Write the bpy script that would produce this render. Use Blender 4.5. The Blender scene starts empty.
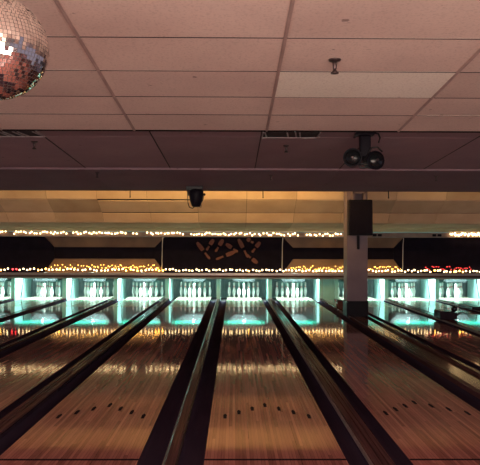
import bpy, bmesh, math, random
from mathutils import Vector, Matrix
random.seed(7)
S = bpy.context.scene
COL = S.collection
F, HC, VX, VY = 645.0, 1.58, 234.0, 247.0

def P(x, y, d):
    """pixel + depth -> world point (Y is depth along the lanes, z=0 is the lane surface)"""
    return Vector(((x - VX) * d / F, d, HC + (VY - y) * d / F))

# ------------------------------------------------------------------ materials
def mat(name, col, rough=0.5, metal=0.0, spec=0.5, emit=None, estr=0.0, coat=0.0):
    m = bpy.data.materials.new(name); m.use_nodes = True
    b = m.node_tree.nodes['Principled BSDF']
    b.inputs['Base Color'].default_value = (*col, 1)
    b.inputs['Roughness'].default_value = rough
    b.inputs['Metallic'].default_value = metal
    b.inputs['Specular IOR Level'].default_value = spec
    b.inputs['Coat Weight'].default_value = coat
    if emit:
        b.inputs['Emission Color'].default_value = (*emit, 1)
        b.inputs['Emission Strength'].default_value = estr
    return m

def nd(m, t, **kw):
    n = m.node_tree.nodes.new(t)
    for k, v in kw.items(): setattr(n, k, v)
    return n

def lk(m, a, b): m.node_tree.links.new(a, b)

def noisy(name, c1, c2, scale=(1, 1, 1), nscale=5.0, rough=0.6, bump=0.0, spec=0.5, lo=0.35, hi=0.65, detail=4, metal=0, tint=False):
    m = mat(name, c1, rough, metal, spec)
    b = m.node_tree.nodes['Principled BSDF']
    tc = nd(m, 'ShaderNodeTexCoord'); mp = nd(m, 'ShaderNodeMapping')
    mp.inputs['Scale'].default_value = scale
    n = nd(m, 'ShaderNodeTexNoise'); n.inputs['Scale'].default_value = nscale; n.inputs['Detail'].default_value = detail
    r = nd(m, 'ShaderNodeValToRGB')
    r.color_ramp.elements[0].position = lo; r.color_ramp.elements[0].color = (*c1, 1)
    r.color_ramp.elements[1].position = hi; r.color_ramp.elements[1].color = (*c2, 1)
    lk(m, tc.outputs['Object'], mp.inputs['Vector']); lk(m, mp.outputs['Vector'], n.inputs['Vector'])
    lk(m, n.outputs['Fac'], r.inputs['Fac'])
    out = r.outputs['Color']
    if tint:
        a = nd(m, 'ShaderNodeAttribute', attribute_name='tint')
        mx = nd(m, 'ShaderNodeMix', data_type='RGBA', blend_type='MULTIPLY'); mx.inputs['Factor'].default_value = 1
        lk(m, out, mx.inputs['A']); lk(m, a.outputs['Color'], mx.inputs['B']); out = mx.outputs['Result']
    lk(m, out, b.inputs['Base Color'])
    if bump:
        bp = nd(m, 'ShaderNodeBump'); bp.inputs['Strength'].default_value = bump; bp.inputs['Distance'].default_value = 0.01
        lk(m, n.outputs['Fac'], bp.inputs['Height']); lk(m, bp.outputs['Normal'], b.inputs['Normal'])
    return m

def tile_material(name, c1, c2, spots=True):
    m = noisy(name, c1, c2, nscale=1.6, rough=0.9, spec=0.15, tint=True)
    if spots:
        b = m.node_tree.nodes['Principled BSDF']
        src = b.inputs['Base Color'].links[0].from_socket
        tc = nd(m, 'ShaderNodeTexCoord')
        n = nd(m, 'ShaderNodeTexNoise'); n.inputs['Scale'].default_value = 9; n.inputs['Detail'].default_value = 3
        r = nd(m, 'ShaderNodeValToRGB')
        r.color_ramp.elements[0].position = 0.24; r.color_ramp.elements[0].color = (0.5, 0.46, 0.46, 1)
        r.color_ramp.elements[1].position = 0.28; r.color_ramp.elements[1].color = (1, 1, 1, 1)
        n2 = nd(m, 'ShaderNodeTexNoise'); n2.inputs['Scale'].default_value = 60; n2.inputs['Detail'].default_value = 2
        r2 = nd(m, 'ShaderNodeValToRGB')
        r2.color_ramp.elements[0].position = 0.3; r2.color_ramp.elements[0].color = (0.86, 0.85, 0.85, 1)
        r2.color_ramp.elements[1].position = 0.5; r2.color_ramp.elements[1].color = (1, 1, 1, 1)
        for nn in (n, n2): lk(m, tc.outputs['Object'], nn.inputs['Vector'])
        lk(m, n.outputs['Fac'], r.inputs['Fac']); lk(m, n2.outputs['Fac'], r2.inputs['Fac'])
        a = nd(m, 'ShaderNodeMix', data_type='RGBA', blend_type='MULTIPLY'); a.inputs['Factor'].default_value = 1
        c = nd(m, 'ShaderNodeMix', data_type='RGBA', blend_type='MULTIPLY'); c.inputs['Factor'].default_value = 1
        lk(m, src, a.inputs['A']); lk(m, r.outputs['Color'], a.inputs['B'])
        lk(m, a.outputs['Result'], c.inputs['A']); lk(m, r2.outputs['Color'], c.inputs['B'])
        lk(m, c.outputs['Result'], b.inputs['Base Color'])
    return m

def lane_material(name, dark, light, rough=0.13, boards=39.0, spec=0.5):
    """narrow lengthwise boards, oiled and glossy, object coordinates (x across, y along)"""
    m = mat(name, dark, rough, 0, spec)
    b = m.node_tree.nodes['Principled BSDF']
    tc = nd(m, 'ShaderNodeTexCoord')
    sx = nd(m, 'ShaderNodeSeparateXYZ'); lk(m, tc.outputs['Object'], sx.inputs[0])
    mu = nd(m, 'ShaderNodeMath', operation='MULTIPLY'); mu.inputs[1].default_value = boards / 1.054
    fl = nd(m, 'ShaderNodeMath', operation='FLOOR'); lk(m, sx.outputs['X'], mu.inputs[0]); lk(m, mu.outputs[0], fl.inputs[0])
    # board ends: shift the length coordinate of each board
    wn = nd(m, 'ShaderNodeTexWhiteNoise', noise_dimensions='1D'); lk(m, fl.outputs[0], wn.inputs['W'])
    ad = nd(m, 'ShaderNodeMath', operation='MULTIPLY_ADD'); ad.inputs[1].default_value = 7.0
    ly = nd(m, 'ShaderNodeMath', operation='MULTIPLY'); ly.inputs[1].default_value = 0.7; lk(m, sx.outputs['Y'], ly.inputs[0])
    lk(m, wn.outputs['Value'], ad.inputs[0]); lk(m, ly.outputs[0], ad.inputs[2])
    fy = nd(m, 'ShaderNodeMath', operation='FLOOR'); lk(m, ad.outputs[0], fy.inputs[0])
    cb = nd(m, 'ShaderNodeCombineXYZ'); lk(m, fl.outputs[0], cb.inputs[0]); lk(m, fy.outputs[0], cb.inputs[1])
    w2 = nd(m, 'ShaderNodeTexWhiteNoise', noise_dimensions='3D'); lk(m, cb.outputs[0], w2.inputs['Vector'])
    mp = nd(m, 'ShaderNodeMapping'); mp.inputs['Scale'].default_value = (60, 3.0, 1); lk(m, tc.outputs['Object'], mp.inputs['Vector'])
    gr = nd(m, 'ShaderNodeTexNoise'); gr.inputs['Scale'].default_value = 2; gr.inputs['Detail'].default_value = 5
    lk(m, mp.outputs['Vector'], gr.inputs['Vector'])
    mx = nd(m, 'ShaderNodeMath', operation='MULTIPLY_ADD'); mx.inputs[1].default_value = 0.55
    g2 = nd(m, 'ShaderNodeMath', operation='MULTIPLY'); g2.inputs[1].default_value = 0.5
    lk(m, gr.outputs['Fac'], g2.inputs[0]); lk(m, w2.outputs['Value'], mx.inputs[0]); lk(m, g2.outputs[0], mx.inputs[2])
    rp = nd(m, 'ShaderNodeValToRGB')
    rp.color_ramp.elements[0].position = 0.05; rp.color_ramp.elements[0].color = (*dark, 1)
    rp.color_ramp.elements[1].position = 1.0; rp.color_ramp.elements[1].color = (*light, 1)
    lk(m, mx.outputs[0], rp.inputs['Fac'])
    # dark joint between boards
    fr = nd(m, 'ShaderNodeMath', operation='FRACT'); lk(m, mu.outputs[0], fr.inputs[0])
    gt = nd(m, 'ShaderNodeMath', operation='GREATER_THAN'); gt.inputs[1].default_value = 0.1; lk(m, fr.outputs[0], gt.inputs[0])
    mr = nd(m, 'ShaderNodeMapRange'); mr.inputs['To Min'].default_value = 0.6; lk(m, gt.outputs[0], mr.inputs['Value'])
    ml = nd(m, 'ShaderNodeMix', data_type='RGBA', blend_type='MULTIPLY'); ml.inputs['Factor'].default_value = 1
    lk(m, rp.outputs['Color'], ml.inputs['A']); lk(m, mr.outputs['Result'], ml.inputs['B'])
    lk(m, ml.outputs['Result'], b.inputs['Base Color'])
    # oil: fine ripples across the lane + patchy roughness
    mp2 = nd(m, 'ShaderNodeMapping'); mp2.inputs['Scale'].default_value = (14, 9, 1); lk(m, tc.outputs['Object'], mp2.inputs['Vector'])
    rn = nd(m, 'ShaderNodeTexNoise'); rn.inputs['Scale'].default_value = 1.6; rn.inputs['Detail'].default_value = 3
    lk(m, mp2.outputs['Vector'], rn.inputs['Vector'])
    bp = nd(m, 'ShaderNodeBump'); bp.inputs['Strength'].default_value = 0.22; bp.inputs['Distance'].default_value = 0.0016
    lk(m, rn.outputs['Fac'], bp.inputs['Height']); lk(m, bp.outputs['Normal'], b.inputs['Normal'])
    r3 = nd(m, 'ShaderNodeMapRange'); r3.inputs['To Min'].default_value = rough * 0.7; r3.inputs['To Max'].default_value = rough * 1.3
    lk(m, gr.outputs['Fac'], r3.inputs['Value']); lk(m, r3.outputs['Result'], b.inputs['Roughness'])
    return m

M = {}
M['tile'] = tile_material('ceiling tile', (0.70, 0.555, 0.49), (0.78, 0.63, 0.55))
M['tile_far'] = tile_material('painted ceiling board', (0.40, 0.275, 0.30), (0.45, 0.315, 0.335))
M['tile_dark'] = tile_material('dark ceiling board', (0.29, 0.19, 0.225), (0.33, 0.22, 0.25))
M['bulkhead'] = tile_material('cream bulkhead panel', (0.60, 0.42, 0.30), (0.70, 0.52, 0.38), spots=False)
M['pale_tile'] = tile_material('pale replacement tile', (0.90, 0.86, 0.74), (0.93, 0.89, 0.78))
M['grid'] = noisy('ceiling grid metal', (0.40, 0.29, 0.26), (0.5, 0.37, 0.33), nscale=8, rough=0.6)
M['cream'] = noisy('cream wall', (0.55, 0.48, 0.42), (0.62, 0.55, 0.48), nscale=2, rough=0.8)
M['gap'] = noisy('dark plenum', (0.03, 0.02, 0.022), (0.04, 0.028, 0.03), rough=0.9)
M['lane'] = lane_material('lane boards', (0.17, 0.058, 0.053), (0.60, 0.235, 0.195), 0.055)
M['deck'] = lane_material('pin deck and haze boards', (0.50, 0.45, 0.35), (0.64, 0.58, 0.46), 0.1)
M['strip'] = lane_material('aisle boards', (0.11, 0.05, 0.04), (0.22, 0.10, 0.075), 0.12, spec=.15)
M['mark'] = mat('dark inlay', (0.02, 0.012, 0.016), 0.9, spec=0)
M['seam'] = mat('dark joint', (0.02, 0.012, 0.016), 0.9, 0, 0.0)
M['gutter'] = noisy('charcoal gutter plastic', (0.036, 0.023, 0.040), (0.044, 0.029, 0.048), scale=(1, .2, 1), rough=0.3, spec=0.0)
M['cap'] = noisy('dark walnut cap', (0.062, 0.028, 0.03), (0.115, 0.05, 0.05), scale=(45, .7, 1), nscale=2, rough=0.12, spec=0.008)
M['capdark'] = noisy('black rubber trim', (0.026, 0.016, 0.026), (0.036, 0.024, 0.034), rough=0.2, spec=0.02)
M['edge'] = noisy('worn metal edging', (0.20, 0.14, 0.13), (0.28, 0.20, 0.19), scale=(1, 3, 1), rough=0.45, spec=0.1)
M['floor'] = noisy('dark subfloor', (0.02, 0.014, 0.018), (0.03, 0.02, 0.025), rough=0.8)
M['wall'] = noisy('dark plaster', (0.08, 0.055, 0.06), (0.10, 0.07, 0.075), rough=0.8)
M['pit'] = noisy('dark pit curtain', (0.12, 0.20, 0.20), (0.17, 0.26, 0.26), scale=(6, 1, 1), rough=0.8)
M['kick'] = noisy('teal-lit laminate', (0.34, 0.60, 0.57), (0.40, 0.68, 0.65), nscale=3, rough=0.35)  # teal of the lamp light is put into the board colour
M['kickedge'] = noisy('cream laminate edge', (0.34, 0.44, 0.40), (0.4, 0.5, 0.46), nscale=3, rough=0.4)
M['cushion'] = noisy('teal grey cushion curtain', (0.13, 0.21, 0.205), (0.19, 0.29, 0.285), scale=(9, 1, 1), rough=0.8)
M['pin'] = mat('white pin plastic', (0.85, 0.85, 0.83), 0.25, 0, 0.5)
M['pinred'] = mat('red neck band', (0.55, 0.03, 0.03), 0.3)
M['black'] = noisy('black board', (0.009, 0.007, 0.014), (0.012, 0.009, 0.018), rough=0.7, spec=0.03)
M['brown'] = noisy('brown masking board', (0.15, 0.085, 0.055), (0.26, 0.145, 0.085), nscale=1.3, rough=0.55)
M['fascia'] = noisy('brown fascia', (0.22, 0.15, 0.13), (0.30, 0.21, 0.18), nscale=4, rough=0.5)
M['rail'] = noisy('grey aluminium rail', (0.28, 0.24, 0.25), (0.36, 0.31, 0.32), scale=(1, 1, 1), rough=0.35, metal=0.5)
M['cut'] = noisy('brick brown pin cutout', (0.17, 0.07, 0.058), (0.22, 0.095, 0.075), nscale=14, rough=0.7, spec=.1)
M['wire'] = mat('black wire', (0.015, 0.012, 0.014), 0.5)
M['whitewire'] = mat('pale cord', (0.6, 0.56, 0.58), 0.5)
M['bulb'] = mat('warm white bulb', (1, .9, .7), 0.3, emit=(1.0, 0.70, 0.34), estr=9)
M['gold'] = mat('amber bulb', (1, .7, .2), 0.3, emit=(1.0, 0.50, 0.09), estr=18)
M['red'] = mat('red bulb', (1, .1, .1), 0.3, emit=(1.0, 0.045, 0.05), estr=8)
M['teal'] = mat('teal lamp cover', (.1, .8, .7), 0.4, emit=(0.01, 0.80, 0.55), estr=3)
M['cove'] = mat('added amber cove light', (1, .7, .3), 0.4, emit=(1.0, 0.62, 0.20), estr=15)
M['pillar'] = noisy('mauve painted pillar', (0.17, 0.115, 0.145), (0.20, 0.14, 0.17), nscale=3, rough=0.55)
M['blackplastic'] = mat('black plastic', (0.012, 0.010, 0.016), 0.45, 0, 0.1)
M['blackmetal'] = mat('black metal', (0.02, 0.018, 0.022), 0.4, 0.3)
M['grille'] = noisy('black grille cloth', (0.013, 0.010, 0.017), (0.018, 0.014, 0.022), nscale=60, rough=0.8, spec=0.03)
M['lens'] = mat('dark lamp lens', (0.01, 0.012, 0.014), 0.2, 0, 0.4)
M['chrome'] = mat('brushed chrome', (0.6, 0.58, 0.58), 0.3, 1.0)
M['brass'] = mat('dull sprinkler metal', (0.10, 0.07, 0.07), 0.4, 0.7)
M['ventslat'] = noisy('vent slat', (0.30, 0.24, 0.25), (0.5, 0.42, 0.42), nscale=9, rough=0.5)
M['ballred'] = mat('glossy black ball', (0.012, 0.008, 0.012), 0.1, 0, 0.5)
M['mirror'] = mat('mirror tile', (1.0, 0.97, 0.92), 0.10, 1.0)
M['grout'] = mat('mirror ball core', (0.22, 0.18, 0.17), 0.5, 0.2)
M['deckmach'] = noisy('dark teal machine cover', (0.007, 0.012, 0.014), (0.012, 0.018, 0.02), rough=0.5)

# ------------------------------------------------------------------ mesh helpers
def box(bm, x0, x1, y0, y1, z0, z1, mi=0):
    v = [bm.verts.new(p) for p in ((x0,y0,z0),(x1,y0,z0),(x1,y1,z0),(x0,y1,z0),(x0,y0,z1),(x1,y0,z1),(x1,y1,z1),(x0,y1,z1))]
    fs = []
    for q in ((0,3,2,1),(4,5,6,7),(0,1,5,4),(1,2,6,5),(2,3,7,6),(3,0,4,7)):
        f = bm.faces.new([v[i] for i in q]); f.material_index = mi; fs.append(f)
    return v, fs

def prism(bm, prof, y0, y1, mi=0, axis='y'):
    """closed profile (x,z) extruded along y; axis='x': profile (y,z) extruded along x"""
    def mk(a, b, t): return (a, t, b) if axis == 'y' else (t, a, b)
    A = [bm.verts.new(mk(a, b, y0)) for a, b in prof]; B = [bm.verts.new(mk(a, b, y1)) for a, b in prof]
    n = len(prof); fs = [bm.faces.new(A), bm.faces.new(B[::-1])]
    for i in range(n): fs.append(bm.faces.new((A[i], B[i], B[(i+1) % n], A[(i+1) % n])))
    for f in fs: f.material_index = mi
    return fs

def lathe(bm, prof, seg=16, mi=0, mat4=None, mid=None):
    rings = []
    for r, z in prof:
        rings.append([bm.verts.new((r*math.cos(2*math.pi*k/seg), r*math.sin(2*math.pi*k/seg), z)) for k in range(seg)])
    fs = []
    for i in range(len(rings)-1):
        for k in range(seg):
            f = bm.faces.new((rings[i][k], rings[i][(k+1) % seg], rings[i+1][(k+1) % seg], rings[i+1][k]))
            f.smooth = True; f.material_index = mid(i) if mid else mi; fs.append(f)
    fs.append(bm.faces.new(rings[0][::-1])); fs.append(bm.faces.new(rings[-1]))
    fs[-1].material_index = fs[-2].material_index = mi
    if mat4 is not None:
        bmesh.ops.transform(bm, matrix=mat4, verts=[v for r in rings for v in r])
    return fs

def tube(bm, pts, r, seg=8, mi=0):
    pts = [Vector(p) for p in pts]; prev = None; first = None
    for i, p in enumerate(pts):
        t = (pts[min(i+1, len(pts)-1)] - pts[max(i-1, 0)]).normalized()
        u = t.orthogonal().normalized() if abs(t.z) > 0.99 else t.cross(Vector((0, 0, 1))).normalized()
        w = t.cross(u)
        ring = [bm.verts.new(p + r*(math.cos(2*math.pi*k/seg)*u + math.sin(2*math.pi*k/seg)*w)) for k in range(seg)]
        if prev:
            for k in range(seg):
                f = bm.faces.new((prev[k], prev[(k+1) % seg], ring[(k+1) % seg], ring[k])); f.smooth = True; f.material_index = mi
        else: first = ring
        prev = ring
    bm.faces.new(first[::-1]).material_index = mi; bm.faces.new(prev).material_index = mi

def obj(name, bm, mats, parent=None, loc=(0, 0, 0), bevel=0.0, rot=(0, 0, 0), recalc=True):
    if recalc: bmesh.ops.recalc_face_normals(bm, faces=bm.faces)
    me = bpy.data.meshes.new(name); bm.to_mesh(me); bm.free()
    for k in (mats if isinstance(mats, (list, tuple)) else [mats]): me.materials.append(M[k])
    o = bpy.data.objects.new(name, me); COL.objects.link(o)
    o.location = loc; o.rotation_euler = rot
    if parent: o.parent = parent
    if bevel:
        b = o.modifiers.new('bevel', 'BEVEL'); b.width = bevel; b.segments = 2; b.limit_method = 'ANGLE'
    return o

def tag(o, label, cat, group=None):
    o['label'] = label; o['category'] = cat
    if group: o['group'] = group
    return o

def thing(name, label, cat, loc=(0, 0, 0), group=None):
    o = bpy.data.objects.new(name, None); COL.objects.link(o); o.location = loc; o.empty_display_size = 0.1
    return tag(o, label, cat, group)

def struct(o): o['kind'] = 'structure'; return o
def B(): return bmesh.new()

# ------------------------------------------------------------------ camera
cam = bpy.data.objects.new('camera', bpy.data.cameras.new('camera')); COL.objects.link(cam)
cam.data.sensor_fit = 'HORIZONTAL'; cam.data.sensor_width = 36; cam.data.lens = 36 * F / 480
cam.data.clip_start = 0.05
yaw = math.atan2(240 - VX, F); pitch = math.atan2(VY - 232.5, F)
cam.location = (0, 0, HC)
cam.rotation_euler = (Matrix.Rotation(-yaw, 4, 'Z') @ Matrix.Rotation(math.pi/2 + pitch, 4, 'X') @ Matrix.Rotation(math.radians(0.15), 4, 'Z')).to_euler()
S.camera = cam

# ------------------------------------------------------------------ lane layout
LW = 1.056
lanes = {  # key: left edge X, words
 'W': (-7.89, 'fifth lane left of centre'),
 'X': (-6.36, 'fourth lane left of centre'),
 'Y': (-4.83, 'third lane left of centre'),
 'Z': (-3.295, 'second lane left of centre'),
 'A': (-1.76, 'first lane left of centre'),
 'B': (-0.215, 'centre lane'),
 'C': (1.315, 'first lane right of centre'),
 'D': (3.285, 'lane just right of the pillar'),
 'E': (4.82, 'second lane right of the pillar'),
 'F': (6.35, 'third lane right of the pillar'),
}
order = 'WXYZABCDEF'
FOUL, HAZE0, DECK1 = 1.69, 17.0, 21.0  # pale boards start ahead of the pin deck, imitating haze over the lane
LLAB = {
 'B': 'glossy brown wooden bowling lane running down the middle of the picture',
 'A': 'glossy brown bowling lane directly left of the centre lane, showing seven dark arrows',
 'Z': 'glossy bowling lane second left of the centre lane, gold flecks reflected at the left edge',
 'Y': 'glossy bowling lane third left of the centre lane, teal reflections on it',
 'X': 'far bowling lane fourth left of the centre lane, mostly pale teal',
 'W': 'leftmost far bowling lane, only its pin end inside the picture',
 'C': 'glossy brown bowling lane between the centre lane and the pillar',
 'D': 'glossy bowling lane immediately right of the pillar and its narrow aisle strip',
 'E': 'far bowling lane second right of the pillar, pale teal, beside the ball return housing',
 'F': 'rightmost far bowling lane, third right of the pillar',
}
arrow_pix_d = [1019/168.0, 1019/164.0, 1019/160.5, 1019/157.0, 1019/160.5, 1019/164.0, 1019/168.0]
for k in order:
    x0, words = lanes[k]
    t = thing('bowling_lane', LLAB[k], 'bowling lane', (x0 + LW/2, FOUL, 0))
    h = LW/2
    b = B(); box(b, -h, h, 0, HAZE0-FOUL, -0.09, 0); obj('lane_bed', b, 'lane', t)
    b = B(); box(b, -h, h, HAZE0-FOUL, DECK1-FOUL, -0.09, 0.0); d = obj('pin_deck_and_haze', b, 'deck', t); d['label'] = 'pale maple pin deck with painted haze in front'
    b = B(); box(b, -h, h, 4.83-FOUL-0.016, 4.83-FOUL+0.016, -0.002, 0.0012); obj('lane_joint', b, 'seam', t)
    for i in range(7):
        xx = (i - 3) * 0.128 * 1.02
        b = B(); dd = arrow_pix_d[i] + (0.0 if k != 'C' else 0.12) - FOUL
        L = 0.17
        vs = [(xx-0.014, dd-L/2), (xx+0.014, dd-L/2), (xx+0.018, dd+L*0.2), (xx, dd+L/2), (xx-0.018, dd+L*0.2)]
        A_ = [b.verts.new((p[0], p[1], 0.0012)) for p in vs]; C_ = [b.verts.new((p[0], p[1], -0.004)) for p in vs]
        b.faces.new(A_); b.faces.new(C_[::-1])
        for j in range(5): b.faces.new((A_[j], C_[j], C_[(j+1) % 5], A_[(j+1) % 5]))
        obj('aiming_arrow', b, 'mark', t)

# dividers between lanes
def gutter_bm(xa, xb, y0, y1):
    """shallow U channel, open top, xa..xb"""
    b = B(); n = 8; w = (xb-xa)/2; c = (xa+xb)/2; dep = 0.052; top = -0.004
    prof = [(c + w*math.cos(math.pi - math.pi*i/n), top - dep*math.sin(math.pi*i/n)) for i in range(n+1)]
    prof += [(xb, -0.09), (xa, -0.09)]
    prism(b, prof, y0, y1)
    return b
def divider(kl, kr, wide, label, segs=None):
    xa = lanes[kl][0] + LW if kl else lanes[kr][0] - 0.48
    xb = lanes[kr][0] if kr else xa + 0.48
    c = (xa+xb)/2; cw = 0.15 if wide else 0.085; hgt = 0.045 if wide else 0.03
    t = thing('lane_divider', label, 'lane divider', (c, FOUL, -0.09), 'gutters and capping between the lanes')
    L = 19.3-FOUL; z = 0.09
    for s in (-1, 1):
        a0, a1 = sorted(((cw/2+0.012)*s, (xb-xa)/2*s))
        g = gutter_bm(a0+0.001, a1-0.001, 0, L); bmesh.ops.translate(g, vec=(0, 0, z), verts=g.verts)
        o = obj('gutter', g, 'gutter', t)
        b = B(); a0, a1 = sorted((cw/2*s, (cw/2+0.012)*s)); box(b, a0, a1, 0, L, 0, z+0.012+(hgt-.03)); obj('edge_trim', b, 'edge' if s < 0 else 'capdark', t)
    b = B()
    if wide:
        prof = [(-cw/2, 0), (cw/2, 0), (cw/2, z+hgt-.006), (cw/2-.006, z+hgt), (0.028, z+hgt), (0.024, z+hgt-.01), (0.016, z+hgt-.01), (0.012, z+hgt),
                (-0.012, z+hgt), (-0.016, z+hgt-.01), (-0.024, z+hgt-.01), (-0.028, z+hgt), (-cw/2+.006, z+hgt), (-cw/2, z+hgt-.006)]
    else:
        prof = [(-cw/2, 0), (cw/2, 0), (cw/2, z+hgt-.008), (cw/2-.012, z+hgt), (-cw/2+.012, z+hgt), (-cw/2, z+hgt-.008)]
    prism(b, prof, 0, L); obj('cap', b, 'cap', t)
    return t
divider(None, 'W', True, 'outermost far divider at the left edge beyond the fifth lane')
divider('W', 'X', False, 'far dark gutters between the fourth and fifth lanes left of centre')
divider('X', 'Y', True, 'dark gutters and cap between the third and fourth lanes left of centre')
divider('Y', 'Z', False, 'dark gutters and cap between the second and third lanes left of centre')
divider('Z', 'A', True, 'wide dark gutter band between the first and second lanes left of centre')
divider('A', 'B', False, 'charcoal gutters with narrow walnut cap along the left side of the centre lane')
divider('B', 'C', True, 'charcoal gutters with wide ridged walnut cap along the right side of the centre lane')
divider('D', 'E', True, 'raised dark divider between the first and second lanes right of the pillar')
divider('E', 'F', False, 'thin far divider between the second and third lanes right of the pillar')
divider('F', None, True, 'far divider along the right side of the rightmost lane')
# the wider gap with the pillar
xa, xb = lanes['C'][0]+LW, lanes['D'][0]
t = thing('pillar_aisle', 'glossy narrow wooden strip with dark rails and gutters where the pillar stands', 'lane divider', ((xa+xb)/2, FOUL, -0.09), 'gutters and capping between the lanes')
c = (xa+xb)/2; L = 19.3-FOUL; PF, PB = 14.6, 15.06
g = gutter_bm(xa-c+.001, 2.57-c, 0, L); bmesh.ops.translate(g, vec=(0, 0, .09), verts=g.verts); obj('gutter', g, 'gutter', t)
g = gutter_bm(3.065-c, xb-c-.001, 0, L); bmesh.ops.translate(g, vec=(0, 0, .09), verts=g.verts); obj('gutter', g, 'gutter', t)
for (u, v, hh) in ((2.575, 2.655, .05), (2.995, 3.06, .045)):
    b = B()
    for (p, q) in ((0, PF-.06-FOUL), (PB+.06-FOUL, L)): box(b, u-c, v-c, p, q, 0, .09+hh)
    obj('rail', b, 'cap', t, bevel=.006)
b = B(); box(b, 2.656-c, 2.994-c, 0, L, 0, .095); obj('walkway', b, 'strip', t)

# ------------------------------------------------------------------ pins
def pin_bm():
    b = B(); sc = 1.2
    prof = [(.026,0),(.031,.008),(.042,.045),(.055,.085),(.0605,.115),(.058,.15),(.048,.19),(.037,.225),(.031,.25),(.029,.262),(.0285,.272),(.029,.282),(.030,.295),(.033,.32),(.0345,.343),(.030,.362),(.02,.377),(.006,.381)]
    lathe(b, [(max(r*.88, .004), z*sc) for r, z in prof], 14, mid=lambda i: 1 if i in (8, 10) else 0)
    return b
pin0 = obj('bowling_pin', pin_bm(), ['pin', 'pinred'])
rows = [(0, 0, 'bowling pin at the front of the rack'),
        (-1, 1, 'bowling pin, left of second row'), (1, 1, 'bowling pin, right of second row'),
        (-2, 2, 'bowling pin, left of third row'), (0, 2, 'bowling pin, middle of third row'), (2, 2, 'bowling pin, right of third row'),
        (-3, 3, 'bowling pin, leftmost in back row'), (-1, 3, 'bowling pin, second from left in back row'), (1, 3, 'bowling pin, second from right in back row'), (3, 3, 'bowling pin, rightmost in back row')]
first = True
for k in order:
    cx = lanes[k][0] + LW/2
    for dx, r, w in rows:
        o = pin0 if first else pin0.copy()
        if not first: COL.objects.link(o)
        first = False
        o.location = (cx + dx*.1524, 19.98 + r*.264, 0); o.rotation_euler.z = random.random()*6
        tag(o, 'white %s, %s' % (w, lanes[k][1]), 'bowling pin', 'pins set on the ' + lanes[k][1])

# ------------------------------------------------------------------ pin end machinery
def kick(x, label, w=0.09):
    t = thing('kickback_partition', label, 'partition', (x, 19.36, -0.09), 'partitions between the pin decks')
    b = B(); box(b, -w/2, w/2, 0.03, 1.6, 0, 0.86); obj('side_board', b, 'kick', t)
    b = B(); box(b, -w/2-.012, w/2+.012, 0, 0.03, 0, 0.86); obj('front_edge', b, 'kickedge', t, bevel=.004)
    # sloping brace strip on the board faces
    b = B()
    for s in (-1, 1):
        x0_ = s*(w/2); x1_ = s*(w/2+.006)
        prof = [(0.55, 0.10), (0.62, 0.10), (0.92, 0.85), (0.85, 0.85)]
        prism(b, prof, min(x0_, x1_), max(x0_, x1_), axis='x')
    obj('brace_strip', b, 'capdark', t)
mids = {}
for i in range(len(order)-1):
    a, b_ = order[i], order[i+1]
    mids[a+b_] = (lanes[a][0]+LW+lanes[b_][0])/2
KL = {'WX': 'between the fourth and fifth lanes left of centre', 'XY': 'between the third and fourth lanes left of centre',
      'YZ': 'between the second and third lanes left of centre', 'ZA': 'between the first and second lanes left of centre',
      'AB': 'at the left side of the centre lane pins', 'BC': 'at the right side of the centre lane pins',
      'DE': 'between the first and second lanes right of the pillar', 'EF': 'between the second and third lanes right of the pillar'}
for k, w in KL.items(): kick(mids[k], 'teal-lit partition board ' + w)
kick(2.62, 'teal-lit partition board left of the wide panel behind the pillar'); kick(3.08, 'teal-lit partition board hidden partly by the pillar')
kick(lanes['F'][0]+LW+.24, 'teal-lit partition board at the right edge of the picture')
kick(lanes['W'][0]-.24, 'teal-lit partition board beyond the fifth lane left of centre')
b = B(); box(b, 2.68, 3.02, 19.46, 19.49, -.09, .75)
tag(obj('filler_panel', b, 'kick', bevel=.004), 'wide teal-lit panel closing the gap left of the pillar', 'panel')

for k in order:   # pinsetter above each deck, dark, narrowing downward
    cx = lanes[k][0] + LW/2
    t = thing('pinsetter', 'dark pinsetter machine above the pins of the ' + lanes[k][1], 'pinsetter', (cx, 20.0, 0.50), 'pinsetters above the pin decks')
    b = B(); prism(b, [(-.50, .42), (.50, .42), (.50, .22), (.36, .10), (.26, .0), (-.26, .0), (-.36, .10), (-.50, .22)], 0.0, 0.9)
    obj('housing', b, 'deckmach', t, bevel=.01)
    b = B()
    for s in (-1, 1): prism(b, [(s*.46, .20), (s*.49, .20), (s*.29, -.005), (s*.26, -.005)], -.03, -.002)
    obj('guard_rail', b, 'deckmach', t)
    b = B(); box(b, -.48, .48, .92, .96, -.44, -.02); obj('cushion_curtain', b, 'cushion', t)

X0, X1 = -9.2, 9.4
def wall(name, x0, x1, y0, y1, z0, z1, m):
    b = B(); box(b, x0, x1, y0, y1, z0, z1); return struct(obj(name, b, m))
wall('wall_back', X0, X1, 21.35, 21.45, -.1, 3.4, 'pit')
wall('floor', X0, X1, -5.1, 21.45, -.2, -.09, 'floor')
b = B(); box(b, X0, X1, -5, FOUL-.01, -.09, 0); struct(obj('floor_approach', b, 'lane'))

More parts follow.
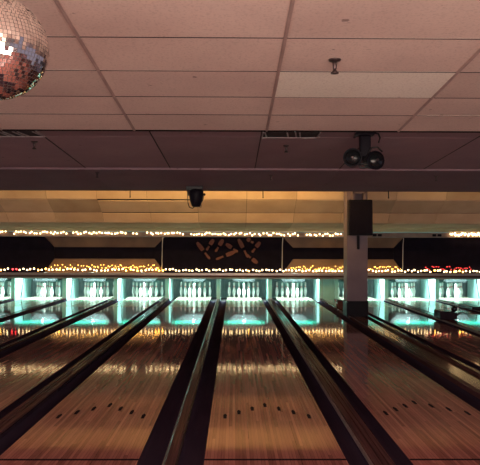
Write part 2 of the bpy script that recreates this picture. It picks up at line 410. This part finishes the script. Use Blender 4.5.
# masking unit above the pins ---------------------------------------------------
D0 = 19.0
def zy(y, d=D0): return HC + (VY - y)*d/F
def xx(x, d=D0): return (x - VX)*d/F
t = thing('masking_board', 'long brown board above the pins, behind the black cut panels', 'masking wall', (0, D0+.05, zy(272.95)))
MW = t; MW.name = 'masking_wall'
b = B(); box(b, X0, X1, 0, .03, 0, zy(237.1)-zy(272.95)); obj('back_board', b, 'brown', t)
b = B(); box(b, X0, X1, -.02, .0, zy(259)-zy(272.95), zy(247.5)-zy(272.95)); obj('centre_band', b, 'black', t)
def blackpanel(xl, xr, el=True, er=True):
    zt, zu, zl, zb = zy(237.1), zy(247.5), zy(259), zy(272.95)
    e = 10*D0/F
    a, c_ = xx(xl), xx(xr)
    prof = [(a, zb), (c_, zb)]
    if er: prof += [(c_+e, zl), (c_+e, zu)]
    prof += [(c_, zt), (a, zt)]
    if el: prof += [(a-e, zu), (a-e, zl)]
    b = B(); prism(b, [(p, q-zb) for p, q in prof], -.07, -.026)
    o = obj('shaped_panel', b, 'black', MW, bevel=.003); o['label'] = 'black shaped panel'
blackpanel(-75, 45); blackpanel(165, 283); blackpanel(404, 560)
for px in (163, 283, 404):
    b = B(); tube(b, [P(px, 237.5, D0-.04) - MW.location, P(px-.6, 245, D0-.04) - MW.location, P(px-.8, 262, D0-.04) - MW.location, P(px-1, 271.5, D0-.04) - MW.location], .010, 6)
    obj('hanging_cord', b, 'whitewire', MW)['label'] = 'pale hanging cord'

# top fascia and lower ledge
b = B(); box(b, X0, X1, D0-.06, D0+.1, zy(237), zy(232.4)); tag(obj('light_ledge', b, 'fascia', bevel=.006), 'brown fascia ledge running above the black panels, holding the upper lights', 'ledge')
t = thing('front_rail', 'long dark rail with grey lower lip over the pin openings', 'rail', (0, D0, zy(278)))
z0 = zy(278)
b = B(); box(b, X0, X1, -.11, .45, zy(275.3)-z0, zy(273.0)-z0); obj('top_board', b, 'rail', t, bevel=.004)
b = B(); box(b, X0, X1, -.07, .40, zy(277.6)-z0, zy(275.3)-z0); obj('beam', b, 'black', t)
b = B(); prism(b, [(-.095, -.022), (-.06, -.022), (-.06, .022), (-.071, .03), (-.105, .03)], X0, X1, axis='x'); obj('lower_lip', b, 'rail', t)
b = B(); box(b, X0, X1, -.078, -.07, zy(276.2)-z0, zy(275.6)-z0); obj('red_stripe', b, 'cut', t)

# pin cutouts -------------------------------------------------------------------
CI = [0]
def cutout(x0, y0, x1, y1, label, r=1.0):
    CI[0] += 1; dd = D0 - (.080 if CI[0] % 2 else .0825)
    """flat pin shape from foot (x0,y0) to head (x1,y1) in pixels on the black panel"""
    a = P(x0, y0, dd); c_ = P(x1, y1, dd); L = (c_-a).length; ang = math.atan2((c_-a).x, (c_-a).z)
    t = thing('pin_cutout', label, 'pin cutout', ((a.x+c_.x)/2, dd, (a.z+c_.z)/2), 'brown pin cutouts on the black panel')
    half = [(.55, 0), (.9, .15), (1, .3), (.85, .47), (.5, .62), (.42, .70), (.5, .80), (.62, .9), (.4, .98), (.0, 1)]
    W = .062*r
    def piece(lo, hi):
        pts = [(w*W, (s-.5)*L) for w, s in half if lo <= s <= hi]
        return pts + [(-p, q) for p, q in reversed(pts) if p > 0]
    b = B(); prism(b, piece(0, .47), -.01, .012); o = obj('lower_body', b, 'cut', t); o.rotation_euler.y = ang
    b = B(); prism(b, piece(.6, 1), -.01, .012); o = obj('neck_and_head', b, 'cut', t); o.rotation_euler.y = ang
Z8 = lambda x, y: (170 + x/4, 225 + y/4)
cuts = [((108,70),(160,137),'brown pin cutout leaning left, at the left end of the group'),
        ((174,58),(146,102),'brown pin cutout leaning right, second from left in the group'),
        ((212,58),(182,108),'short brown pin cutout leaning right, third from left'),
        ((224,76),(272,108),'brown pin cutout lying flat, head pointing lower right, at centre of group'),
        ((262,106),(184,138),'brown pin cutout lying low, head pointing left, bottom of the group'),
        ((274,56),(312,130),'tall brown pin cutout leaning left, right of centre'),
        ((350,152),(306,118),'brown pin cutout lying at the lower right end of the group'),
        ((360,68),(328,110),'brown pin cutout leaning right at the far right of the group'),
        ((308,54),(334,72),'brown pin cutout cut off by the ledge at top right')]
for a, c_, lab in cuts: cutout(*Z8(*a), *Z8(*c_), lab)

# ------------------------------------------------------------------ string lights
def bulb_bm(r):
    b = B(); lathe(b, [(r*.35, -r*1.1), (r*.9, -r*.6), (r, 0), (r*.8, r*.6), (r*.25, r*1.05)], 8); return b
bulbs = {}
def string(name, label, pts, r, m, droop=True, extra=None):
    """pts: list of world points; bulbs as parts on a wire"""
    o0 = pts[0]
    t = thing(name, label, 'string lights', o0)
    b = B(); tube(b, [p - o0 + Vector((0, .02, .01)) for p in pts], .005, 5); obj('wire', b, 'wire', t)
    for i, p in enumerate(pts):
        mm = extra(i, p) if extra else m
        if mm is None: continue
        key = (mm, r)
        if key not in bulbs: bulbs[key] = obj('bulb', bulb_bm(r), mm, t); o = bulbs[key]
        else: o = bulbs[key].copy(); COL.objects.link(o); o.parent = t
        o.location = p - o0; o.rotation_euler = (random.uniform(-.6, .6), random.uniform(-.6, .6), 0)
def run(x0, x1, n, y, d, jy=.6, jx=.5, slope=.003):
    out = []
    for i in range(n):
        x = x0 + (x1-x0)*i/(n-1)
        out.append(P(x + random.uniform(-jx, jx), y + slope*(x-240) + random.uniform(-jy, jy), d + random.uniform(-.01, .01)))
    return out
UD = D0 - .11
def gapfn(gaps, m):
    def f(i, p):
        px = VX + p.x*F/p.y
        return None if any(a < px < b for a, b in gaps) else m
    return f
string('string_lights', 'upper warm string lights on the ledge, left of the pin cutouts', run(-22, 136, 62, 233.8, UD, 1.2, .8), .020, 'bulb', extra=gapfn([(9, 13), (67, 72), (128, 132)], 'bulb'))
string('string_lights', 'upper warm string lights on the ledge, from the pin cutouts to the pillar', run(148, 344, 74, 234.0, UD, 1.2, .8), .020, 'bulb', extra=gapfn([(184, 189), (300, 304)], 'bulb'))
string('string_lights', 'short bright upper string lights on the ledge at the right edge', run(452, 500, 30, 233.0, UD, 1.0, .8), .027, 'bulb')
LD = D0 - .08
def lowcol(i, p):
    px = VX + p.x*F/p.y
    if 9 < px < 18: return 'red'
    if random.random() < .12: return 'gold'
    return 'bulb'
string('string_lights', 'lower warm string lights along the rail, from left edge to the pin cutouts', run(-20, 160, 50, 270.4, LD, .9, .7), .022, 'bulb', extra=lowcol)
string('string_lights', 'lower warm string lights along the rail, under the pin cutouts to the pillar', run(163, 346, 56, 270.3, LD, .9, .7), .022, 'bulb', extra=lowcol)
string('string_lights', 'lower warm string lights along the rail, right of the pillar', run(366, 500, 42, 270.0, LD, .9, .8), .022, 'bulb', extra=lowcol)
GD = D0 + .0
for (a, b_, n, m, lab) in ((50, 84, 14, 'gold', 'amber light cluster against the brown board near the left end'),
                           (88, 158, 44, 'gold', 'longest amber light cluster against the brown board, left of the pin cutouts'),
                           (291, 345, 30, 'gold', 'amber light cluster against the brown board between the pin cutouts and pillar'),
                           (369, 402, 20, 'gold', 'amber light cluster against the brown board right of the pillar'),
                           (426, 472, 22, 'red', 'red light cluster low on the black panel at the right')):
    string('light_garland', lab, run(a, b_, n, 267.3, GD if m == 'gold' else D0-.065, 1.9, .6), .0085, m)

# ------------------------------------------------------------------ ceilings
def tinted(bm, fs, lay, v):
    for f in fs:
        for l in f.loops: l[lay] = (v, v, v, 1)
def ceil_h1(d): return 1.518 - .0744*d
def ceil_h2(d): return 1.61 - .051*d
def tile_ceiling(name, hf, rows, xs, m, gap=.004, skip=(), lo=.93, hi=1.04, thick=.02):
    b = B(); lay = b.loops.layers.color.new('tint')
    for j in range(len(rows)-1):
        for i in range(len(xs)-1):
            if (i, j) in skip: continue
            y0, y1 = rows[j]+gap, rows[j+1]-gap; xa_, xb_ = xs[i]+gap, xs[i+1]-gap
            j0 = random.uniform(-.0015, .0015)
            v, fs = box(b, xa_, xb_, y0, y1, 0, thick)
            for k, q in enumerate(v):
                q.co.z = HC + hf(q.co.y) + (thick if k > 3 else 0) + j0
            tinted(b, fs, lay, random.uniform(lo, hi))
    return struct(obj(name, b, m))
GX = [-.921 + 1.22*k for k in range(-7, 9)]
R1 = [-3.4, -2.8, -2.2, -1.6, -1.0, -.4, .2, .8, 1.4, 2.0, 2.6, 3.2, 3.78, 4.35, 4.92, 5.41, 5.93]
ip = GX.index(min(GX, key=lambda v: abs(v-.299))); jp = R1.index(4.35)
tile_ceiling('ceiling', ceil_h1, R1, GX, 'tile', gap=.002, skip=((ip, jp),))
b = B(); lay = b.loops.layers.color.new('tint')
v, fs = box(b, GX[ip]+.006, GX[ip+1]-.006, 4.354, 4.916, 0, .02)
for k, q in enumerate(v): q.co.z = HC + ceil_h1(q.co.y) - .004 + (.02 if k > 3 else 0)
tinted(b, fs, lay, 1.0)
tag(obj('ceiling_tile', b, 'pale_tile'), 'paler replacement ceiling tile near the ceiling sensor', 'ceiling tile')
def slab(name, y0, y1, hf, off, th, m, x0=X0, x1=X1):
    b = B(); v, fs = box(b, x0, x1, y0, y1, 0, th)
    for k, q in enumerate(v): q.co.z = HC + hf(q.co.y) + off + (th if k > 3 else 0)
    return struct(obj(name, b, m))
slab('ceiling_backing', -3.4, 5.93, ceil_h1, .024, .03, 'gap')
# grid bars
b = B()
for x in GX:
    v, fs = box(b, x-.011, x+.011, -3.4, 5.93, 0, .012)
    for k, q in enumerate(v): q.co.z = HC + ceil_h1(q.co.y) - .007 + (.012 if k > 3 else 0)
    v, fs = box(b, x-.004, x+.004, -3.4, 5.93, 0, .012)
    for k, q in enumerate(v): q.co.z = HC + ceil_h1(q.co.y) - .012 + (.012 if k > 3 else 0)
struct(obj('trim_1', b, 'grid'))
b = B()
for yr in R1[:-1]:
    v, fs = box(b, X0, X1, yr-.0025, yr+.0025, 0, .003)
    for k, q in enumerate(v): q.co.z = HC + ceil_h1(q.co.y) - .0045 + (.003 if k > 3 else 0)
struct(obj('trim_5', b, 'seam'))
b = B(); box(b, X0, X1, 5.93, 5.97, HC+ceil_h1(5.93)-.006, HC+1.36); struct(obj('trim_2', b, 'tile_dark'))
R2 = [5.97, 7.25, 9.28]
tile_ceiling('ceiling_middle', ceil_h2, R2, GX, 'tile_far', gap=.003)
slab('ceiling_backing', 5.97, 9.28, ceil_h2, .024, .03, 'gap')
b = B()
for x in GX:
    v, fs = box(b, x-.006, x+.006, 5.97, 9.28, 0, .006)
    for k, q in enumerate(v): q.co.z = HC + ceil_h2(q.co.y) - .005 + (.006 if k > 3 else 0)
struct(obj('trim_6', b, 'gap'))
R3 = [9.28, 11.45]
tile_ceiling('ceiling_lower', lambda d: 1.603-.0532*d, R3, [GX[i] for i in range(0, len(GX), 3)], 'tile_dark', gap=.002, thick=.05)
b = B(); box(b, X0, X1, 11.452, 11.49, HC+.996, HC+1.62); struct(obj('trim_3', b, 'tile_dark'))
b = B(); box(b, X0, X1, 11.49, 15.36, HC+1.58, HC+1.62); struct(obj('ceiling_recess', b, 'bulkhead'))
# cream bulkhead: three overlapping tiers of panels
tiers = [(15.30, 1.60, 15.46, 1.145), (15.52, 1.13, 16.08, .86), (16.12, .845, 16.36, .615), (16.38, .61, 17.35, .52), (17.37, .515, 18.93, .45)]
b = B(); lay = b.loops.layers.color.new('tint')
GB = [-9.2 + 1.19*k + .02 for k in range(17)]
off = xx(102, 16.1); GB = [off + 1.2*k for k in range(-6, 10)]
for ti, (ya, ha, yb, hb) in enumerate(tiers):
    for i in range(len(GB)-1):
        n = Vector((0, -(ha-hb), -(yb-ya))).normalized()*.02
        g = .004; drop = 0
        pxl = VX + (GB[i]+.6)*F/ya
        u0, u1 = 0.0, 1.0
        if ti == 1 and 95 < pxl < 195: u0 = .10
        if ti == 2 and 95 < pxl < 200: u0 = .06
        pa = (ya+(yb-ya)*u0, HC+ha+(hb-ha)*u0); pb = (ya+(yb-ya)*u1, HC+ha+(hb-ha)*u1)
        v = []
        for x in (GB[i]+g, GB[i+1]-g):
            v += [b.verts.new((x, pa[0], pa[1])), b.verts.new((x, pb[0], pb[1])), b.verts.new((x, pb[0]-n.y, pb[1]-n.z)), b.verts.new((x, pa[0]-n.y, pa[1]-n.z))]
        fs = [b.faces.new([v[q] for q in f]) for f in ((0,1,2,3),(7,6,5,4),(0,4,5,1),(1,5,6,2),(2,6,7,3),(3,7,4,0))]
        tinted(b, fs, lay, random.uniform(.88, 1.05))
struct(obj('wall_bulkhead', b, 'bulkhead'))
b = B()
for (ya, ha, yb, hb) in tiers:
    prism(b, [(ya+.03, HC+ha+.03), (yb+.03, HC+hb+.03), (yb+.05, HC+hb+.05), (ya+.05, HC+ha+.05)], X0, X1, axis='x')
struct(obj('trim_4', b, 'gap'))
# upper light gap piece (dark slats at the ledge, right of the pillar)
for k, (xa_, xb_) in enumerate(((373, 382), (433, 442))):
    a = P(xa_, 236, D0-.09); c_ = P(xb_, 233.5, D0-.09)
    b = B(); box(b, a.x, (a.x+c_.x)/2-.02, a.y-.03, a.y+.03, a.z, c_.z); box(b, (a.x+c_.x)/2+.02, c_.x, a.y-.03, a.y+.03, a.z, c_.z)
    tag(obj('cable_clamp', b, 'blackplastic', bevel=.01), 'small black double clamp on the ledge, ' + ('just right of the pillar speaker' if k == 0 else 'left of the short bright lights'), 'clamp', 'black clamps on the ledge')

# ceiling vents -----------------------------------------------------------------
def vent(xl, xr, label, slits):
    d0, d1 = 6.98, 7.24
    A_ = P(xl, 130, 7.1); C_ = P(xr, 130, 7.1); cx = (A_.x+C_.x)/2; hw = (C_.x-A_.x)/2
    t = thing('ceiling_vent', label, 'air vent', (cx, 7.1, HC+ceil_h2(7.1)-.002))
    b = B(); box(b, -hw, hw, -.17, .15, -.006, .0); obj('dark_opening', b, 'gap', t)
    b = B()
    for u in slits:
        v, fs = box(b, u*hw-.008, u*hw+.008, -.15, .13, -.014, -.006)
        for q in v: q.co.x += (q.co.y)*.12*(1 if u > 0 else 1)
    obj('slat', b, 'ventslat', t)
    b = B(); box(b, -hw-.012, -hw, -.18, .16, -.016, 0); box(b, hw, hw+.012, -.18, .16, -.016, 0); box(b, -hw, hw, .15, .165, -.016, 0)
    obj('frame', b, 'ventslat', t)
vent(-8, 40, 'dark slotted air vent in the ceiling at the left edge', (-.5, -.3, .1, .3, .92))
vent(263, 318, 'dark slotted air vent in the ceiling near the middle', (-.9, -.1, .2, .35))

# sprinklers ---------------------------------------------------------------------
def sprinkler(px, py, hf, label, s=1.0, d=None):
    A_h = {ceil_h1: (1.518, .0744), ceil_h2: (1.61, .051)}.get(hf, (1.603, .0532))
    if d is None: d = A_h[0]*F/(VY - py + A_h[1]*F)
    p = Vector(((px-VX)*d/F, d, HC + (hf(d) if d < 11.4 else 0)))
    if d > 11.4: p.z = HC + (VY-py)*d/F
    t = thing('ceiling_sprinkler', label, 'sprinkler', p, 'sprinkler heads on the ceiling')
    b = B(); lathe(b, [(.018*s, -.012*s), (.034*s, -.008*s), (.038*s, 0)], 14); obj('rosette', b, 'brass', t)
    b = B(); lathe(b, [(.008*s, -.06*s), (.012*s, -.055*s), (.013*s, -.03*s), (.015*s, -.01*s)], 10); obj('stem', b, 'brass', t)
    b = B(); lathe(b, [(.006*s, -.085*s), (.024*s, -.082*s), (.024*s, -.078*s), (.006*s, -.058*s)], 12); obj('deflector', b, 'brass', t)
sprinkler(335, 58, ceil_h1, 'dark ceiling sprinkler beside the pale tile', 1.1)
mid2 = ceil_h2
sprinkler(34, 142, mid2, 'sprinkler below the left air vent', 1.1)
sprinkler(286, 145, mid2, 'sprinkler just below the middle air vent', 1.0)
low3 = lambda d: 1.603-.0532*d
sprinkler(97, 173, low3, 'sprinkler on the dark ceiling at left', .9)
sprinkler(271, 175, low3, 'faint sprinkler on the dark ceiling left of the twin lamps', .9)
sprinkler(437, 175, low3, 'sprinkler on the dark ceiling at right', .9)
# small pendant hooks in front of the bulkhead
for px, lab in ((130, 'tiny dark hook before the cream bulkhead, left of the hanging spotlight'), (263, 'tiny dark hook before the cream bulkhead, right of the hanging spotlight'), (389, 'tiny dark hook before the cream bulkhead, right of the pillar')):
    b = B(); a = P(px, 190.4, 11.3); tube(b, [a, a + Vector((0, 0, -.12))], .009, 6)
    bmesh.ops.create_uvsphere(b, u_segments=8, v_segments=6, radius=.014, matrix=Matrix.Translation(a + Vector((0, 0, -.12))))
    tag(obj('ceiling_hook', b, 'wire'), lab, 'hook')

# ------------------------------------------------------------------ pillar and speaker
PX0, PX1 = xx(347.2, PF), xx(368, PF)
t = thing('pillar', 'mauve square pillar with black base standing between the lanes', 'pillar', ((PX0+PX1)/2, (PF+PB)/2, .005))
hw = (PX1-PX0)/2; hd = (PB-PF)/2
b = B(); box(b, -hw, hw, -hd, hd, 0.02, HC+1.575); obj('shaft', b, 'pillar', t, bevel=.012)
b = B(); box(b, -hw-.012, hw+.012, -hd-.012, hd+.012, 0.0, .36); obj('base_boot', b, 'blackplastic', t, bevel=.01)
sx = xx(361.2, 14.3); zt, zb = HC+(VY-199)*14.3/F, HC+(VY-235)*14.3/F
t = thing('wall_speaker', 'large black loudspeaker mounted high on the pillar', 'speaker', (sx, 14.3, zb))
hh = zt-zb; w = 12.2*14.3/F
b = B(); prism(b, [(-w, 0), (w, 0), (w*.97, hh), (-w*.97, hh)], 0, .25); obj('cabinet', b, 'blackplastic', t, bevel=.02)
b = B(); box(b, -w*.9, w*.9, -.012, 0, .04, hh-.04); obj('grille', b, 'grille', t, bevel=.005)
b = B(); box(b, -.1, .1, .25, .285, hh*.4, hh*.7); obj('bracket', b, 'blackmetal', t)
b = B(); box(b, -.17, -.13, .05, .28, hh, hh+.22); box(b, .09, .13, .05, .28, hh, hh+.22); box(b, -.17, .13, .05, .09, hh+.14, hh+.22); obj('hanging_strap', b, 'pillar', t)
b = B(); a = P(358.5, 232, 14.57); c_ = P(358, 249, 14.57); box(b, a.x-.028, a.x+.028, 14.555, 14.60, c_.z, a.z)
tag(obj('cable_duct', b, 'blackplastic', bevel=.006), 'short black cable duct below the pillar speaker', 'cable duct')

# ------------------------------------------------------------------ twin lamps
def par(parent, off, r, yaw_, pit):
    b = B()
    lathe(b, [(r*.35, .20), (r*.55, .19), (r*.8, .12), (r*.97, .04), (r, 0), (r*.9, -.012)], 20)
    o = obj('lamp_can', b, 'blackmetal', parent, off); o.rotation_euler = (-math.pi/2 + pit, 0, yaw_)
    b = B(); lathe(b, [(r*.86, -.010), (r*.86, -.016), (r*.6, -.03), (r*.2, -.042), (.004, -.044)], 20)
    q = obj('lens', b, 'lens', o)
    b = B(); lathe(b, [(r*.16, -.040), (r*.16, -.05), (r*.1, -.054)], 12); obj('lens_cap', b, 'brass', o)
    b = B(); lathe(b, [(r*1.03, -.014), (r*1.06, .0), (r*1.03, .014), (r*.97, .014), (r*.97, -.014)], 20); obj('rim', b, 'blackplastic', o)
base = P(365, 131, 7.0); base.z = HC+ceil_h2(7.0)
t = thing('twin_spotlight', 'pair of round black spotlights on one bracket under the ceiling', 'spotlight', base)
b = B(); box(b, -.10, .10, -.06, .06, -.04, 0); box(b, -.055, .06, -.05, .05, -.27, -.04); box(b, -.02, .02, -.04, .04, -.33, -.27); obj('bracket', b, 'blackplastic', t, bevel=.012)
par(t, P(353, 157, 6.9)-base, .098, -.25, .05); par(t, P(376, 159.5, 6.9)-base, .098, .28, .0)
b = B(); a = P(364, 165, 6.9)-base; tube(b, [a + Vector((.05*math.cos(q*math.pi/6), 0, .022*math.sin(q*math.pi/6))) for q in range(13)], .012, 6); obj('handle_ring', b, 'blackmetal', t)
b = B(); tube(b, [P(372, 131, 7)-base, P(379, 133, 6.95)-base, P(380.5, 137, 6.95)-base, P(379, 142, 6.95)-base], .010, 6)
tube(b, [P(354, 137, 6.95)-base, P(360, 133, 6.95)-base, P(366, 131, 7)-base], .012, 6)
tube(b, [P(368, 154, 6.93)-base, P(372, 147, 6.93)-base, P(378, 146.5, 6.93)-base, P(383, 151, 6.93)-base], .010, 6); obj('cable', b, 'wire', t)

# hanging spotlight
base = P(195, 187, 10.9); base.z = HC+low3(10.9)
t = thing('hanging_spotlight', 'single black spotlight with looped cable hanging before the cream bulkhead', 'spotlight', base)
b = B(); box(b, -.15, .13, -.05, .05, -.05, .0); box(b, -.13, -.09, -.03, .03, -.16, -.05); box(b, .09, .12, -.03, .03, -.2, -.05); obj('bracket', b, 'blackmetal', t, bevel=.006)
b = B(); c_ = P(196, 197, 10.8)-base
lathe(b, [(.05, -.17), (.075, -.15), (.105, -.06), (.122, .04), (.12, .1), (.08, .13)], 18); bmesh.ops.translate(b, vec=c_, verts=b.verts); obj('lamp_head', b, 'blackplastic', t)
b = B(); q = lambda x, y: P(170+x/9.6, 175+y/9.6, 10.78)-base
tube(b, [q(165,140), q(168,200), q(172,270), q(185,310), q(215,322), q(240,300), q(262,275), q(285,278), q(300,290), q(298,310), q(280,305), q(262,285)], .008, 6)
tube(b, [q(325,190), q(315,240), q(290,275), q(268,290)], .008, 6); obj('cable', b, 'wire', t)
b = B(); bmesh.ops.create_uvsphere(b, u_segments=10, v_segments=8, radius=.022, matrix=Matrix.Translation(q(328, 188))); obj('adjusting_knob', b, 'blackplastic', t)

# ------------------------------------------------------------------ mirror ball
bc = P(-5.5, 48, 2.5); R = .199
t = thing('mirror_ball', 'large mirror disco ball hanging at the top left corner', 'mirror ball', bc)
b = B(); bmesh.ops.create_uvsphere(b, u_segments=48, v_segments=24, radius=R-.003)
for f in b.faces: f.smooth = True
obj('core', b, 'grout', t)
b = B(); n_r = 42; rnd = random.Random(3)
for i in range(n_r):
    th = math.pi*(i+.5)/n_r; rr = R*math.sin(th); n = max(4, int(2*math.pi*rr/.0152))
    ph0 = rnd.random()*.02
    for j in range(n):
        ph = 2*math.pi*j/n + ph0
        nrm = Vector((math.sin(th)*math.cos(ph), math.sin(th)*math.sin(ph), math.cos(th)))
        c_ = nrm*R
        nn = (nrm + Vector((rnd.gauss(0, .05), rnd.gauss(0, .05), rnd.gauss(0, .05)))).normalized()
        u = Vector((0, 0, 1)).cross(nn).normalized(); w = nn.cross(u)
        hu, hv = .0067, .0067
        b.faces.new([b.verts.new(c_ + u*p*hu + w*q_*hv) for p, q_ in ((-1, -1), (1, -1), (1, 1), (-1, 1))])
        
obj('mirror_tiles', b, 'mirror', t, recalc=False)
b = B(); lathe(b, [(.03, 0), (.03, .03), (.012, .04), (.006, .045), (.006, HC+ceil_h1(2.5)-bc.z-R+.004)], 12); obj('hanging_rod', b, 'chrome', t, (0, 0, R-.004))
b = B(); lathe(b, [(.05, -.05), (.055, -.04), (.055, 0)], 16); obj('motor', b, 'blackplastic', t, (0, 0, HC+ceil_h1(2.5)-bc.z-.004))

# ------------------------------------------------------------------ ball return housing etc.
X = (mids['DE'])
t = thing('ball_return_housing', 'low dark housing with round knob on the divider right of the pillar', 'ball return', (X, 13.9, .046))
b = B(); prism(b, [(-.20, 0), (.16, 0), (.17, .08), (.17, .15), (.10, .175), (-.19, .185), (-.20, .16)], -.22, .22); obj('housing', b, 'capdark', t, bevel=.012)
b = B(); bmesh.ops.create_uvsphere(b, u_segments=18, v_segments=12, radius=.068, matrix=Matrix.Translation((.16, -.05, .22)))
for f in b.faces: f.smooth = True
obj('round_knob', b, 'ballred', t)
b = B(); tube(b, [(.20, -.1, .08), (.235, -.1, .12), (.25, -.1, .15)], .02, 8); obj('lever', b, 'blackmetal', t)
a = P(340.3, 310, 16.3)
t = thing('rail_end_box', 'small dark box on the rail just left of the pillar base', 'box', (2.72, 16.6, .0055))
b = B(); box(b, -.07, .07, -.1, .1, 0, .20); obj('body', b, 'cap', t, bevel=.01)
b = B(); box(b, -.08, .08, -.11, .11, .20, .215); obj('lid', b, 'capdark', t, bevel=.004)
t = thing('divider_cover', 'flat dark cover on the far divider at the right edge', 'cover', (mids['EF'], 16.6, .031))
b = B(); prism(b, [(-.16, 0), (.16, 0), (.15, .05), (.11, .07), (-.11, .07), (-.15, .05)], -.5, .5); obj('shell', b, 'capdark', t, bevel=.006)
b = B(); box(b, -.12, .12, -.515, -.5, .01, .05); obj('end_plate', b, 'blackmetal', t)

# ------------------------------------------------------------------ lamps and added lights
for k in order:
    cx = lanes[k][0] + LW/2
    t = thing('lane_lamp', 'teal strip lamp under the rail over the ' + lanes[k][1], 'lamp', (cx, D0+.2, z0-.001), 'teal strip lamps under the rail')
    b = B(); box(b, -.50, .50, -.11, .11, -.012, -.002); obj('diffuser', b, 'teal', t)
    b = B(); box(b, -.52, .52, -.12, .12, -.002, .012); obj('housing', b, 'capdark', t)
    ld = bpy.data.lights.new('pit_light', 'AREA'); ld.shape = 'RECTANGLE'; ld.size = 1.1; ld.size_y = .12; ld.energy = 110; ld.color = (.72, 1.0, .93)
    lo = bpy.data.objects.new('pit_light', ld); COL.objects.link(lo); lo.location = (cx, D0+.55, .95)
    lo.rotation_euler = (math.radians(20), 0, 0)
    ld = bpy.data.lights.new('lane_glow', 'AREA'); ld.shape = 'RECTANGLE'; ld.size = 1.2; ld.size_y = .36; ld.energy = 4; ld.color = (.03, .95, .60)
    lo = bpy.data.objects.new('lane_glow', ld); COL.objects.link(lo); lo.location = (cx, D0+.06, z0-.016)
    lo.rotation_euler = (math.radians(-2), 0, 0)
    ld = bpy.data.lights.new('pit_fill', 'POINT'); ld.energy = 50; ld.shadow_soft_size = .12; ld.color = (.60, 1.0, .95)  # added fill, brightening the pit around the pins
    lo = bpy.data.objects.new('pit_fill', ld); COL.objects.link(lo); lo.location = (cx, D0+.78, .82)
COVE = [(-6.6, 1.2, 12), (-4.6, 1.2, 12), (-2.7, 1.4, 20), (-.9, 1.4, 26), (.8, 1.5, 50), (4.7, 1.0, 9), (6.6, 1.0, 10)]  # added lights behind the ceiling step, put in to warm the bulkhead
for i, (x, ln, e) in enumerate(COVE):
    e *= 4.2
    t = thing('added_cove_light', 'unseen added amber strip light in the ceiling recess', 'lamp', (x, 13.3, HC+1.395), 'added amber lights in the ceiling recess')
    b = B(); prism(b, [(-.08, -.03), (.06, -.03), (.06, -.015), (-.06, -.015), (-.06, .165), (.06, .165), (.06, .18), (-.08, .18)], -ln/2, ln/2, axis='x'); obj('light_shield', b, 'blackmetal', t)  # shield keeps the added light out of the lane reflections
    b = B(); lathe(b, [(.03, -ln/2), (.03, ln/2)], 10, mat4=Matrix.Translation((0, -.01, .06)) @ Matrix.Rotation(math.pi/2, 4, 'Y')); o = obj('tube', b, 'cove', t)
    m_ = M['cove'].copy(); m_.node_tree.nodes['Principled BSDF'].inputs['Emission Strength'].default_value = e; o.data.materials[0] = m_

def area(name, loc, target, sx_, sy_, e, col):
    ld = bpy.data.lights.new(name, 'AREA'); ld.shape = 'RECTANGLE'; ld.size = sx_; ld.size_y = sy_; ld.energy = e; ld.color = col
    lo = bpy.data.objects.new(name, ld); COL.objects.link(lo); lo.location = loc
    lo.rotation_euler = (Vector(target)-Vector(loc)).to_track_quat('-Z', 'Y').to_euler()
area('concourse_lamp', (0.3, -.8, 1.3), (0.3, 6, 2.3), 7, 1.0, 185, (1.0, .86, .78))

wall('wall_front', X0, X1, -5.1, -5.0, -.1, 3.6, 'cream')
area('wall_fill', (0, -3.9, 2.6), (0, -5.0, 1.6), 9, .3, 750, (1.0, .9, .8))  # added light on the unseen wall, brightening what the mirror ball reflects
w = bpy.data.worlds.new('room air'); S.world = w; w.use_nodes = True
w.node_tree.nodes['Background'].inputs['Color'].default_value = (.9, .75, .98, 1)
w.node_tree.nodes['Background'].inputs['Strength'].default_value = .24

vs = S.view_settings
vs.view_transform = 'Standard'; vs.look = 'None'; vs.gamma = 1; vs.exposure = 0.04; vs.use_curve_mapping = False
S.cycles.use_denoising = True
S.cycles.max_bounces = 8
S.cycles.sample_clamp_indirect = 4
